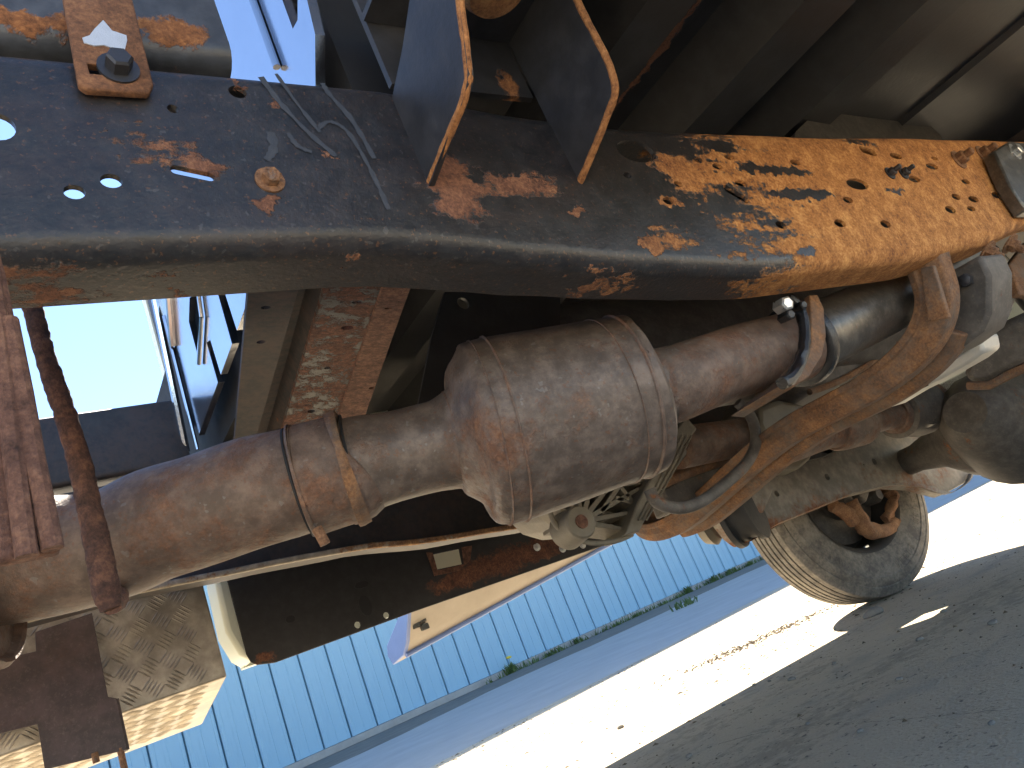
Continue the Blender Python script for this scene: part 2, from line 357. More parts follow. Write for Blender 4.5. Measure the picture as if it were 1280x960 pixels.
for H in (BH, BH2):
    pm = MB(); pm.loft([[WD*a + WN*b + Vector((0, 0, z)) for a, b in prof] for z in (.105, H-.002)], cap=True)
    pme = mesh_of(pm, 'siding_panel', 20); pme.materials.append(MAT['siding']); pmes.append(pme)
s = 2.93 - PW*16
while s < 44:
    o = bpy.data.objects.new('siding_panel', pmes[0 if s < TB-.1 else 1]); COL.objects.link(o); o.parent = bld
    o.location = W(s, 0, 0) - bld.location; s += PW

def weed(name, base, hgt, nb, spread, flower=False):
    e = empty(name, base); mb = MB()
    for i in range(nb):
        a = random.uniform(0, 6.28); l = hgt*random.uniform(.5, 1.1); r = spread*random.random(); b = base + Vector((math.cos(a)*r, math.sin(a)*r, 0))
        t = random.uniform(0, 6.28); d = Vector((math.cos(t), math.sin(t), 0)); wv = Vector((-d.y, d.x, 0))*random.uniform(.006, .018)
        p1 = b + d*l*.25 + Vector((0, 0, l*.6)); p2 = b + d*l*.6 + Vector((0, 0, l))
        mb.add([b-wv*.5, b+wv*.5, p1+wv, p1-wv, p2], [(0,1,2,3),(3,2,4)])
    obj('leaves', mb, MAT['leaf'], e, smooth=0)
    if flower:
        h = base + Vector((.02, -.03, hgt+.06)); st = MB().tube([base, h], .004, 6); obj('stalk', st, MAT['leaf'], e)
        hd = MB().lathe(h, (0, -.3, 1), [(0, .012), (.012, .045), (.025, .05), (.035, .02)], 14); obj('flower_head', hd, MAT['petal'], e)
    return e
wl = [(6.50, .16, 60, .10, True, 'small weed with a yellow flower at the foot of the blue wall', None)]
for i, s in enumerate([7.4, 8.0, 8.9, 9.6, 10.3, 11.2, 12.0, 12.6, 13.4, 14.1]):
    wl.append((s, random.uniform(.06, .15), random.randint(30, 60), random.uniform(.1, .3), False, 'green weed tuft growing along the foot of the blue wall', 'weeds along the wall'))
for s, h, nb, sp, fl, lb, gp in wl: tag(weed('weed', W(s, .10+sp*.7, .007), h, nb, sp, fl), lb, 'weed', gp)
tag(weed('weed', PZ(857, 758, .007), .1, 60, .2), 'low weed tuft standing alone out on the dark strip', 'weed')
gm = MB()
for i in range(900):
    s = random.uniform(6, 22); b = W(s, random.uniform(.09, .28), .006); l = random.uniform(.04, .14); t = random.uniform(0, 6.28); d = Vector((math.cos(t), math.sin(t), 0)); wv = Vector((-d.y, d.x, 0))*.012
    gm.add([b-wv, b+wv, b+d*l*.6+Vector((0, 0, l))], [(0, 1, 2)])
gr = obj('grass', gm, MAT['leaf'], smooth=0); tag(gr, 'thin line of short grass against the wall footing', 'grass'); gr['kind'] = 'stuff'

def stone(px, py, r, label, group=None, sd=0):
    bm = bmesh.new(); bmesh.ops.create_icosphere(bm, subdivisions=2, radius=1.0)
    from mathutils import noise
    p = PZ(px, py, 0)
    for v in bm.verts:
        v.co *= 1 + .35*noise.noise(v.co*1.1 + Vector((sd*3.1, 0, 0))); v.co = Vector((v.co.x*r*1.25, v.co.y*r, max(v.co.z, -.55)*r*.62))
    mz = min(v.co.z for v in bm.verts)
    for v in bm.verts: v.co.z -= mz + r*.05
    me = bpy.data.meshes.new('stone'); bm.to_mesh(me); bm.free(); me.materials.append(MAT['stone'])
    for q in me.polygons: q.use_smooth = True
    o = bpy.data.objects.new('stone', me); o.location = p; o.rotation_euler.z = sd; COL.objects.link(o); tag(o, label, 'stone', group)
stone(776, 910, .014, 'largest pebble lying alone on the sunlit concrete', None, 1)
stone(1093, 769, .03, 'grey stone beside the shaded foot of the tyre', None, 2)
for i, (x, y, r) in enumerate([(862,946,.008),(943,857,.008),(990,850,.01),(1043,830,.007),(962,852,.006),(1125,850,.008),(1242,780,.012),(1180,765,.01),(905,882,.006),(1075,915,.006),(1240,905,.006),(1010,905,.005),(1150,800,.009)]):
    stone(x, y, r, 'tiny pebble on the concrete in the truck shadow', 'pebbles in the truck shadow', i+3)
gv = MB()
for i in range(6500):
    x = random.uniform(.6, 7.5); y = random.uniform(.3, 4.2)
    if random.random() > (.25 if y < 1.9 else .35 + .65*(math.sin(x*2.1+y*5)*math.sin(y*3.3-x) > .1)): continue
    r = random.uniform(.0012, .005)*(1.6 if random.random() < .1 else 1)*(1 if y < 1.9 else 2.2); a = random.uniform(0, 6)
    ps = [Vector((x+math.cos(a+k*2.09)*r*random.uniform(.7, 1.4), y+math.sin(a+k*2.09)*r, .0)) for k in range(3)] + [Vector((x, y, r*(.8 if y < 1.9 else .4)))]
    gv.add(ps, [(0,1,3),(1,2,3),(2,0,3)])
for i in range(520):
    t = random.random(); c_ = PZ(875, 832, 0).lerp(PZ(1030, 764, 0), t); x = c_.x + random.gauss(0, .10); y = c_.y + random.gauss(0, .06); r = random.uniform(.003, .012); a = random.uniform(0, 6)
    ps = [Vector((x+math.cos(a+k*2.09)*r*random.uniform(.7, 1.4), y+math.sin(a+k*2.09)*r, .0)) for k in range(3)] + [Vector((x, y, r*.6))]
    gv.add(ps, [(0,1,3),(1,2,3),(2,0,3)])
go2 = obj('gravel', gv, MAT['grit'], smooth=0); tag(go2, 'fine grit scattered over the concrete yard', 'gravel'); go2['kind'] = 'stuff'

ck = MB()
for line in ([(900,930),(960,915),(1040,905),(1120,901),(1200,893),(1300,884)], [(920,835),(940,828),(955,820)]):
    P_ = smooth_path([PZ(x, y, 0) for x, y in line], 14); vs = []; fs = []
    for i, p in enumerate(P_):
        j = Vector((random.gauss(0, .0025), random.gauss(0, .0025), .0015)); wv = Vector((.2, .8, 0)).normalized()*random.uniform(.001, .0035); vs += [p+j+wv, p+j-wv]
        if i: k = 2*i; fs.append((k-2, k-1, k+1, k))
    ck.add(vs, fs)
cko = obj('crack', ck, MAT['line'], go, smooth=0)

# ------------------------------------------------------------------ the truck
TRK = empty('truck', (1.2, 1.1, 0))
tag(TRK, 'rusty work truck seen from below with its exhaust, frame rails and front wheel', 'truck')
def part(name, mb, mat, bevel=0, smooth=30, label=None, parent=None): return obj(name, mb, MAT[mat], parent or TRK, bevel, smooth, label)
def polyY(pts, Y, th=.006): return MB().prism([PY(x, y, Y) for x, y in pts], (0, th, 0))
def polyX(pts, X, th=.006): return MB().prism([PX(x, y, X) for x, y in pts], (th, 0, 0))

# --- near frame rail
ZT = [(-3, .967), (.40, .968), (.58, .947), (.75, .941), (1.15, .955), (1.6, .980), (1.96, .997), (2.5, 1.03)]
ZB = [(-3, .766), (.33, .767), (.40, .758), (.51, .741), (.65, .724), (.77, .712), (.88, .704), (1.27, .706), (1.54, .726), (1.96, .79), (2.5, .86)]
def cprof(zb, zt, y0, sgn, fw=.07, th=.0055, r=.022):
    out = []; inn = []
    out.append((y0+sgn*fw, zb)); inn.append((y0+sgn*fw, zb+th))
    for k in range(6):
        a = math.pi/2*k/5
        out.append((y0+sgn*(r-r*math.sin(a)), zb+r-r*math.cos(a))); q = r-th
        inn.append((y0+sgn*(r-q*math.sin(a)), zb+r-q*math.cos(a)))
    for k in range(6):
        a = math.pi/2*k/5
        out.append((y0+sgn*(r-r*math.cos(a)), zt-r+r*math.sin(a))); q = r-th
        inn.append((y0+sgn*(r-q*math.cos(a)), zt-r+q*math.sin(a)))
    out.append((y0+sgn*fw, zt)); inn.append((y0+sgn*fw, zt-th))
    return out + inn[::-1]
def rail(y0, sgn, zb, zt, x0=-2.6, x1=2.5):
    xs = [x0, -1.2, -.4] + [-.2+.05*i for i in range(int((x1+.2)/.05)+1)]
    return MB().loft([[Vector((x, y, z)) for y, z in cprof(interp(zb, x), interp(zt, x), y0, sgn)] for x in xs])
nr = part('frame_rail', rail(RY, 1, ZB, ZT), 'rail', label='black frame rail with orange rust spreading along its front half')
cm = MB()
def hole(px, py, a, b, n=20):
    p = PY(px, py, RY); rx = abs(PY(px+a, py, RY).x-PY(px-a, py, RY).x)*.5; rz = b*depth(p)/F
    cm.prism([(p.x+rx*math.cos(2*math.pi*k/n), RY-.02, p.z+rz*math.sin(2*math.pi*k/n)) for k in range(n)], (0, .042, 0))
def slot(a, b, r):
    p, q = PY(*a, RY), PY(*b, RY); d = (q-p).normalized(); u = Vector((d.z, 0, -d.x)); pts = []
    base = math.pi/2
    for k in range(9): t = math.pi/2 + math.pi*k/8; pts.append(p + d*math.cos(t)*r + u*math.sin(t)*r)
    for k in range(9): t = -math.pi/2 + math.pi*k/8; pts.append(q + d*math.cos(t)*r + u*math.sin(t)*r)
    cm.prism([Vector((v.x, RY-.02, v.z)) for v in pts], (0, .042, 0))
for x, y, a_, b_ in [(-4,158,24,22),(93,240,14,11),(139,226,14,11),(297,115,11,10),(216,136,7,7),(795,189,22,18),(784,219,5,5),(897,208,6,5),(836,251,7,6),(848,230,5,5),(873,200,5,5),(911,196,6,5),(926,229,7,5),
                (994,203,6,5),(1072,230,13,9),(976,281,6,6),(1060,250,6,5),(1050,279,7,6),(1107,280,6,6),(1120,195,7,5),(1143,224,7,5),(1165,208,7,5),(1168,198,4,3),(1207,227,5,4),(1195,246,5,5),(1217,249,6,5),(1188,262,6,6),(1214,261,5,4),(1246,244,6,5)]:
    hole(x, y, a_, b_)
slot((220,212), (262,221), .0045); slot((909,236), (931,249), .007); slot((1078,187), (1092,191), .008)
cut(nr, cm)
def bolt(px, py, Y, r, h, mat, parent=nr, ax=(0, -1, 0), washer=True, stud=0, name='bolt'):
    p = PY(px, py, Y); ax = Vector(ax).normalized(); mb = MB()
    if washer: mb.lathe(p-ax*.001, ax, [(0, r*1.55), (.003, r*1.55), (.0032, r)], 20)
    mb.lathe(p+ax*.002, ax, [(0, r), (h*.85, r), (h, r*.82)], 6)
    if stud: mb.lathe(p+ax*(h*.9), ax, [(0, r*.55), (stud, r*.55), (stud+.002, r*.4)], 10)
    return obj(name, mb, MAT[mat], parent, smooth=25)
bolt(337, 226, RY, .0085, .009, 'bolt_rust')
for x, y in ((1112, 217), (1129, 217)): bolt(x, y, RY, .008, .009, 'bolt', stud=.012)
for x, y in ((1198, 200), (1228, 193)): bolt(x, y, RY, .014, .014, 'bolt_rust', stud=.016)
for x, y in ((1234, 314), (1262, 305)): bolt(x, y, RY+.03, .014, .014, 'bolt_rust', ax=(0, -.6, -1), stud=.016)
# scuffs of worn pale paint scribbled on the web
def ribbon(mb, pts, wd, Y):
    P = smooth_path([PY(x, y, Y) for x, y in pts], 6); vs = []; fs = []
    for i, p in enumerate(P):
        t = (P[min(i+1, len(P)-1)]-P[max(i-1, 0)]).normalized(); u = Vector((t.z, 0, -t.x)); ww = wd*random.uniform(.45, 1.1)
        vs += [p+u*ww, p-u*ww]
        if i: k = 2*i; fs.append((k-2, k-1, k+1, k))
    mb.add(vs, fs)
sc = MB()
for pts, wd in [([(326,96),(350,128),(385,165),(420,195)], .0034), ([(345,92),(372,130),(400,165)], .0026), ([(403,104),(412,118),(440,150),(468,198)], .0036), ([(398,160),(412,152),(432,162),(450,188),(468,222),(486,262)], .003), ([(360,166),(372,182),(390,190)], .003), ([(338,165),(342,185),(333,200)], .005)]:
    ribbon(sc, pts, wd, RY-.0008)
obj('scuff_mark', sc, MAT['grey_chalk'], nr, smooth=0, label='pale bluish scribble of worn paint on the black rail')
# right hand end: body bracket clamped on the rail
eb = MB(); eb.prism([PY(x, y, RY-.03) for x, y in [(1243,188),(1262,176),(1300,180),(1310,262),(1284,262),(1262,230)]], (0, .028, 0))
ebo = part('body_mount_clamp', eb, 'downpipe', bevel=.004, label='grey steel clamp at the front end of the rusty rail')
bolt(1268, 190, RY-.03, .013, .012, 'zinc', ebo)

# --- bed sills on top of both rails
def sillb(y0, y1, z0, z1, xe, r=.022):
    ring = []
    for (cy, cz, a0) in ((y0+r, z0+r, math.pi), (y1-r, z0+r, 1.5*math.pi), (y1-r, z1-r, 0), (y0+r, z1-r, .5*math.pi)):
        for k in range(5): a = a0+math.pi/2*k/4; ring.append((cy+r*math.cos(a), cz+r*math.sin(a)))
    return MB().loft([[Vector((x, y, z)) for y, z in ring] for x in (-2.6, -.5, 0, xe)])
s1 = part('bed_sill', sillb(.540, .60, .992, 1.16, .262), 'sill', label='black bed sill with rusty lower edge on the near rail')
s2 = part('bed_sill', sillb(1.60, 1.665, .985, 1.134, .383, .01), 'black', label='dark bed sill on the far rail against the sky')
tb = part('mounting_tab', polyY([(78,-8),(164,-8),(192,105),(186,116),(108,111),(98,104)], .516, .008), 'tab', bevel=.0015, label='rusty mounting tab with a slotted hole and peeling paint')
c2 = MB(); pa, pb = PY(119, 86, .516), PY(150, 87, .516)
c2.box((pa.x-.005, .50, pa.z-.0055), (pb.x, .53, pa.z+.0055)); cut(tb, c2)
bolt(148, 86, .516, .0105, .013, 'bolt', tb)
fl = polyY([(103,47),(112,44),(118,36),(129,25),(136,33),(140,38),(158,44),(159,50),(156,62),(141,60),(130,56),(118,57),(105,53)], .5150, .001); obj('paint_flake', fl, MAT['flake'], tb)

# --- cab mount bracket on the near rail
cb = MB()
L = [(532,238),(537,232),(560,170),(577,130),(584,105),(585,92),(580,50),(574,5),(568,-70),(522,-70),(512,0),(503,60),(488,132),(505,190)]
cbp = cb.prism([PX(x, y, .41) for x, y in L], (.006, 0, 0))
cbo = part('cab_mount_bracket', cb, 'bracket', label='black cab mount bracket with orange rusted cut edges')
R_ = [(722,233),(740,190),(758,145),(768,118),(767,100),(757,72),(735,30),(716,-10),(690,-70),(560,-70)]
RP = [PX(x, y, .615) for x, y in R_]; RP += [Vector((.615, .529, 1.10)), Vector((.615, .529, .86))]
obj('bracket_side', MB().prism(RP, (.006, 0, 0)), MAT['bracket'], cbo)
obj('bracket_back', MB().box((.42, .530, .972), (.612, .538, 1.12)), MAT['bracket'], cbo)
obj('bracket_top', MB().box((.4165, .33, 1.06), (.6145, .529, 1.068)), MAT['bracket'], cbo)
for pts, X in (([(533,238),(560,172),(577,132),(584.5,105),(585.5,92),(581,50),(575,5),(570,-50)], .413), ([(722,234),(741,190),(759,145),(768.5,118),(767.5,100),(758,72),(736,30),(716,-10)], .618)):
    obj('cut_edge', wobble(MB().tube(smooth_path([PX(x, y, X) for x, y in pts], 5), .0042, 8), .0005, 90), MAT['bracket_edge'], cbo)
cp = PX(618, -16, .51)
obj('mount_cushion', MB().lathe((.51, cp.y, cp.z), (0, 0, 1), [(-.012, .018), (-.010, .031), (.0, .036), (.03, .036), (.06, .03)], 32), MAT['hub_rubber'], cbo)

# --- cab: floor pan, back wall, body
fp = [(.50,1.10),(.62,1.10),(.66,1.20),(.82,1.20),(.845,1.115),(.93,1.115),(.97,1.215),(1.12,1.215),(1.165,1.125),(1.27,1.118),(1.285,1.225),(1.43,1.225),(1.475,1.13),(1.575,1.125),(1.59,1.16),(1.90,1.16),(1.905,1.146),(1.915,1.150),(2.6,1.17)]
cf = MB().loft([[Vector((x, y, z)) for x, z in fp] + [Vector((x, y, z+.012)) for x, z in fp[::-1]] for y in (.10, .5, 1.1, 1.7, 2.10)])
cfo = part('cab_floor', cf, 'floor', smooth=20, label='dark ribbed underside of the cab floor')
cu = MB(); cu.box((.50, .12, 1.112), (.535, 2.10, 1.93)); part('cab_back_wall', cu, 'black')
part('cab_rear_sill', MB().box((.425, .61, .975), (.497, 2.09, 1.30)), 'line')
SIDE = [(.50,.60),(.50,1.95),(.60,2.02),(1.50,2.04),(1.68,2.0),(2.25,1.62),(3.42,1.52),(3.54,1.35),(3.56,.80),(3.54,.72)]
arc = [(3.0+.58*math.cos(math.radians(a)), .451+.58*math.sin(math.radians(a))) for a in range(26, 166, 8)]
SP = SIDE + arc + [(2.40, .60)]
for y, lab in ((.06, 'near'), (2.12, 'far')):
    part('cab_side', MB().prism([(x, y, z if (lab == 'far' or z > .7 or x > 3.3) else (.80 if x < 1 else 1.04)) for x, z in SP], (0, .04, 0)), 'white_paint', label='white painted cab side panel')  # unseen near panel: lower edge raised and sloped to shape the light
top = SIDE[1:8]
part('cab_roof_and_hood', MB().loft([[Vector((x, y, z)) for x, z in top] + [Vector((x, y, z-.03)) for x, z in top[::-1]] for y in (.102, 2.118)]), 'white_paint', smooth=20)
part('front_panel', MB().box((3.53, .102, .72), (3.555, 2.118, 1.34)), 'white_paint', bevel=.02)
part('bumper', MB().box((3.565, .1, .58), (3.63, 2.12, .80)), 'polished', bevel=.03)
part('firewall', MB().box((2.60, .104, .95), (2.63, 2.116, 1.6)), 'black')
for y in (.055, 2.162):
    part('side_window', MB().prism([(.85, y, 1.5), (.85, y, 1.9), (1.5, y, 1.92), (1.9, y, 1.68), (1.9, y, 1.5)], (0, .004, 0)), 'glass')
# bulge of the floor tunnel above the near rail
hb = MB(); rings = []
for i, Y in enumerate((.66, .70, .80, .95)):
    k = (1, .98, .93, .8)[i]
    base = [(985,190),(996,163),(1012,148),(1034,136),(1075,130),(1112,128),(1135,136),(1158,152),(1176,170),(1180,190)]
    pb_ = [PY(x, y, .66) for x, y in base]; rings.append([Vector((p.x, Y, .93+(p.z-.93)*k)) for p in pb_])
hb.loft(rings); part('heat_shield', hb, 'downpipe', smooth=50, label='grey speckled heat shield showing above the rusty rail')

# --- headache rack: polished plate with slots standing behind the cab
def rk(px, py): p = PX(px, py, .385); return p
rkb = MB().prism([(.385, .64, 1.03), (.385, 1.53, 1.0), (.385, 1.53, 2.3), (.385, .53, 2.3), (.385, .50, 1.4), (.385, .58, 1.09)], (.012, 0, 0))
rko = part('headache_rack', rkb, 'polished', label='polished aluminium headache rack with cut slots behind the cab')
rc = MB()
def qslot(pts): rc.prism([Vector((.37, p.y, p.z)) for p in (PX(x, y, .385) for x, y in pts)], (.04, 0, 0))
qslot([(237,372),(249,368),(250,395),(246,440),(236,402)]); qslot([(272,366),(281,366),(300,425),(297,440),(290,430)]); qslot([(258,428),(263,425),(287,505),(284,512),(278,498)])
qslot([(217,435),(220,432),(252,560),(247,560)]); qslot([(259,518),(263,515),(274,556),(268,556)]); qslot([(342,-30),(372,-30),(372,25),(366,36)]); qslot([(330,470),(335,466),(345,520),(340,520)])
cut(rko, rc)
def rbar(a, b, r=.006):
    p, q = PX(*a, .380), PX(*b, .380); return obj('rack_trim', MB().tube([p, q], r, 8), MAT['polished'], rko)
rbar((193,372), (233,565), .008); rbar((211,370), (216,432), .007); rbar((248,366), (252,396), .004); rbar((252,396), (249,455), .004); rbar((312,-10), (346,84), .005)
rbar((205,395),(247,562), .004)

# --- crossmember behind the cab, between the rails
def sl3(px, py):                                   # sloping plate: near end at the rail, far end past the exhaust
    Y = .64 + (py-350)*.0029; return PY(px, py, Y)
def strip3(cols, rows=(340, 380, 420, 460, 500, 545, 600), drop=0.0):
    # cols: list of (x at y=365, x at y=540, dz)
    mb = MB(); top_ = []
    for y in rows:
        t = (y-365)/175.; top_.append([sl3(a+(b-a)*t, y) + Vector((0, 0, dz)) for a, b, dz in cols])
    n_ = len(cols); mb.loft([r + [p + Vector((0, 0, .006)) for p in r[::-1]] for r in top_]); return mb
x1 = part('crossmember', strip3([(310,294,0),(372,322,0),(385,332,.028),(398,345,.03),(404,352,0),(476,420,-.002)]), 'xm_grey', smooth=20, label='dull grey crossmember behind the cab with rusty flaking patches')
rp_ = MB()
MAT['flaky'] = rusty('flaking_rust_patches', (.05, .047, .045), .52, rust=((.025,.012,.009),(.10,.042,.027),(.22,.095,.055)), scale=26, bump=1., grain=150, sharp=.03)
x2 = obj('flaking_plate', strip3([(402,350,-.004),(474,418,-.006)]), MAT['flaky'], x1, label='crossmember face covered in flaking rust')
x3 = obj('flange', strip3([(470,412,-.010),(503,444,-.012),(505,446,.012)]), MAT['rust'], x1)
hc = MB()
for x, y, r in ((432,404,.0085),(444,372,.006),(408,456,.005),(426,372,.003),(388,510,.006)):
    p = sl3(x, y); hc.lathe((p.x, p.y, p.z-.03), (0, 0, 1), [(0, r), (.06, r*.9)], 9)
cut(x2, wobble(hc, .0012, 120)); 
hc = MB()
for x, y, r in ((332,384,.0055),(326,427,.0055)):
    p = sl3(x, y); hc.lathe((p.x, p.y, p.z-.03), (0, 0, 1), [(0, r), (.06, r)], 12)
for x, y, r in ((432,404,.012),(444,372,.008),(408,456,.007),(388,510,.008)):
    p = sl3(x, y); hc.lathe((p.x, p.y, p.z-.03), (0, 0, 1), [(0, r), (.06, r)], 12)
cut(x1, hc)
hc = MB()
for x, y, r in ((482,375,.0045),(461,476,.004)):
    p = sl3(x, y); hc.lathe((p.x, p.y, p.z-.03), (0, 0, 1), [(0, r), (.06, r)], 12)
cut(x3, hc)
# floor brace plate with a hole, right of the dark gap
br = part('floor_brace', polyY([(556,365),(700,366),(700,470),(520,520),(540,420)], .92, .006), 'floor')
hc = MB(); p = PY(579, 379, .92); hc.lathe((p.x, .90, p.z), (0, 1, 0), [(0, .011), (.05, .011)], 16); cut(br, hc)

# --- far frame rail
ZB2 = [(-3, .749), (.206, .747), (.416, .731), (.637, .713), (.886, .672), (1.18, .64), (1.6, .65), (2.0, .74), (2.6, .84)]
fr = part('frame_rail', rail(1.668, -1, ZB2, ZT), 'black', label='dark far frame rail with a lower flange edge coloured pale as if lit')
MAT['flange_lit'] = rusty('lit_flange_tan_and_rust', (.30, .25, .185), .42, rust=((.06,.03,.02),(.22,.11,.05),(.42,.24,.1)), scale=18, bump=.5, grad=(.5, 1.0, .2))  # pale tan: light caught on the edge put into the colour, plus rust
fe = MB().loft([[Vector((x, y, interp(ZB2, x)+dz)) for y, dz in ((1.590, -.001), (1.590, .011), (1.604, .011), (1.604, -.001))] for x in [-2.5+.1*i for i in range(46)]])
obj('flange_edge', fe, MAT['flange_lit'], fr, bevel=.003)

# --- tread plate toolbox outboard of the far rail
tx = MB().prism([(-.75, 1.80, .565), (-.75, 1.80, .86), (-.75, 2.28, .86), (-.75, 2.28, .525), (-.75, 2.18, .512)], (1.137, 0, 0))
to = part('toolbox', tx, 'plate_metal', bevel=.004, label='tread plate toolbox on the far side of the frame')
tm = MB(); rnd = random.Random(3)
def lug(mb, c, u, v, nrm, ln, wd, hgt):
    R4 = []
    for t, k in ((-1, .15), (-.5, .8), (0, 1), (.5, .8), (1, .15)):
        p = c + u*(t*ln); R4.append([p - v*wd*k, p + nrm*hgt*k, p + v*wd*k])
    mb.loft(R4, cap=False, closed=False)
def tread(o0, eu, ev, nrm, nu, nv, name, mat):
    mb = MB()
    for i in range(nu):
        for j in range(nv):
            c = o0 + eu*((i+.5)*.042) + ev*((j+.5)*.042); d = (eu+ev).normalized() if (i+j) % 2 else (eu-ev).normalized(); q = Vector(nrm).cross(d).normalized()
            for k in range(-2, 3): lug(mb, c + q*k*.0076, d, q, nrm, .0155, .0022, .0018)
    return obj(name, mb, MAT[mat], to, smooth=60)
tread(Vector((-.74, 1.7998, .572)), Vector((1, 0, 0)), Vector((0, 0, 1)), Vector((0, -1, 0)), 26, 6, 'tread_pattern', 'plate_metal')
bd = Vector((0, .38, -.053)).normalized(); bn = Vector((1, 0, 0)).cross(bd).normalized(); bn = bn if bn.z < 0 else -bn
tread(Vector((-.74, 1.806, .564)) + bn*.0004, Vector((1, 0, 0)), bd, bn, 26, 8, 'tread_pattern', 'plate_metal')
bk = part('box_bracket', polyY([(-60,838),(45,814),(44,790),(115,766),(135,871),(146,873),(159,937),(56,962),(47,905),(-60,932)], 1.745, .006), 'brown', bevel=.001, label='brown steel bracket carrying the toolbox')
p = PY(150, 935, 1.75)
obj('bracket_stud', MB().tube([p, p+Vector((0, 0, -.05))], .006, 8), MAT['bolt_rust'], bk)
p = PY(119, 945, 1.745); obj('bracket_stud', MB().tube([p+Vector((0, 0, .006)), p+Vector((0, 0, -.012))], .006, 8), MAT['bolt_rust'], bk)
obj('bracket_lip', MB().box((PY(146, 873, 1.745).x-.002, 1.7515, PY(159, 937, 1.745).z), (PY(146, 873, 1.745).x+.004, 1.795, PY(146, 873, 1.745).z)), MAT['brown'], bk)

# --- rocker panel, cab corner and step board on the far side
rp = part('rocker_panel', polyY([(270,640),(283,722),(308,818),(314,828),(322,831),(345,828),(519,764),(640,722),(760,680),(760,600)], 2.0, .006), 'rocker', bevel=.002, label='black inner rocker panel with small drain holes')
hc = MB()
for x, y, r in ((447,781,.0085),(483,769,.0085)):
    p = PY(x, y, 2.0); hc.lathe((p.x, 1.98, p.z), (0, 1, 0), [(0, r), (.05, r)], 16)
q = [PY(x, y, 2.0) for x, y in ((541,693),(574,686),(578,705),(545,712))]; hc.prism([Vector((v.x, 1.98, v.z)) for v in q], (0, .05, 0))
cut(rp, hc)
obj('access_frame', MB().add([], []).prism([PY(x, y, 1.998) for x, y in ((533,690),(541,691),(547,713),(580,705),(577,684),(590,682),(588,700),(575,713),(543,720))], (0, .0015, 0)), MAT['rust'], rp)
for x, y, rx, rz in ((363,774,.012,.009),(457,757,.017,.028),(452,731,.02,.009)):
    p = PY(x, y, 1.9975); obj('drain_recess', MB().lathe(p, (0, 1, 0), [(0, 1), (.002, 1)], 16), MAT['line'], rp)
    o = rp.children[-1] if False else bpy.data.objects[-1] if False else None
    ob = [c for c in rp.children if c.name.startswith('drain_recess')][-1]
    for v in ob.data.vertices: v.co.x = p.x + (v.co.x-p.x)*rx; v.co.z = p.z + (v.co.z-p.z)*rz
for x, y in ((671,684),(703,686),(728,681),(705,675)):
    bolt(x, y, 2.0, .008, .008, 'zinc', rp)
cc = MB(); OUT = [(255,640),(268,722),(283,790),(300,818),(318,828),(310,800),(296,722),(290,640)]
cc.prism([PY(x, y, 2.04) for x, y in OUT], (0, .12, 0)); part('cab_corner', cc, 'white_paint', bevel=.012, label='pale painted rear corner of the cab beside the rocker')
A, B = PY(507, 818, 2.32), PY(760, 680, 2.32); B = A + (B-A)*1.92  # front end stretched past the door, out of view, to block sun
def stp(p, dy, dz): return Vector((p.x, 2.32+dy, p.z+dz))
pr_ = [(-.14, .115), (-.05, .03), (.0, .0), (.10, -.012), (.12, .02), (.10, .05), (-.10, .125)]
sb = MB().loft([[stp(p, a, b) for a, b in pr_] for p in (A, (A+B)/2, B)])
sbo = part('step_board', sb, 'chrome', bevel=.004, label='tan metal step board under the far door, extended forward to block sun')
obj('trim_strip', MB().tube([A+Vector((0, -.001, -.002)), B+Vector((0, -.001, -.002))], .009, 8), MAT['blue_trim'], sbo)
obj('end_cap', MB().prism([stp(A, a, b)+Vector((-.008, 0, 0)) for a, b in pr_], (.014, 0, 0)), MAT['blue_trim'], sbo, bevel=.002)
for x, y in ((520,782),(527,775),(531,784)):
    p = PY(x, y, 2.24); obj('clip', MB().box(p-Vector((.012, .01, .008)), p+Vector((.012, .01, .01))), MAT['rubber'], sbo, bevel=.003)
p0 = (A+B)/2

# --- exhaust
EY = .80
def eY(px): return EY + (640-px)*.00046 if px < 846 else max(.705 + (846-px)*.0001, .68)
def ex(px, py, w, Y=None): p = PY(px, py, Y or eY(px)); return p, w*.5*depth(p)/F
def pipe(lst, name, mat, parent=None, seg=40, sub=8, label=None):
    P_ = [ex(*l) for l in lst]; pts = smooth_path([p for p, r in P_], sub); rs = [v.x for v in smooth_path([Vector((r, 0, 0)) for p, r in P_], sub)]
    return obj(name, MB().tube(pts, rs, seg), MAT[mat], parent or TRK, 0, 40, label)
exo = pipe([(-120,735,165),(-20,707,156),(60,695,150),(105,688,142),(150,676,140),(195,655,142),(250,638,140),(310,617,140),(360,604,136),(405,592,131)], 'exhaust_pipe', 'exhaust', label='thick brown exhaust pipe bending up toward the converter')
pipe([(376,602,134),(377,601.7,146),(381,600.5,147),(384,599.6,142),(430,586.4,138),(433,585.6,141),(437,584.6,141),(438,584,128)], 'sleeve_clamp', 'exhaust', exo, sub=3)
pipe([(430,586.4,146),(431,586.1,149),(438,584.1,149),(439,583.8,145)], 'clamp_band', 'xmember', exo, sub=3)
pipe([(440.5,583.4,134),(443,582.7,134)], 'clamp_gap', 'line', exo, sub=2)
pipe([(372.5,603.2,141),(375,602.4,141)], 'clamp_gap', 'line', exo, sub=2)
p = PY(396, 660, eY(396)-.03); obj('clamp_bolt', MB().tube([p, p+Vector((.004, .0, -.022))], .0065, 10), MAT['bolt_rust'], exo)
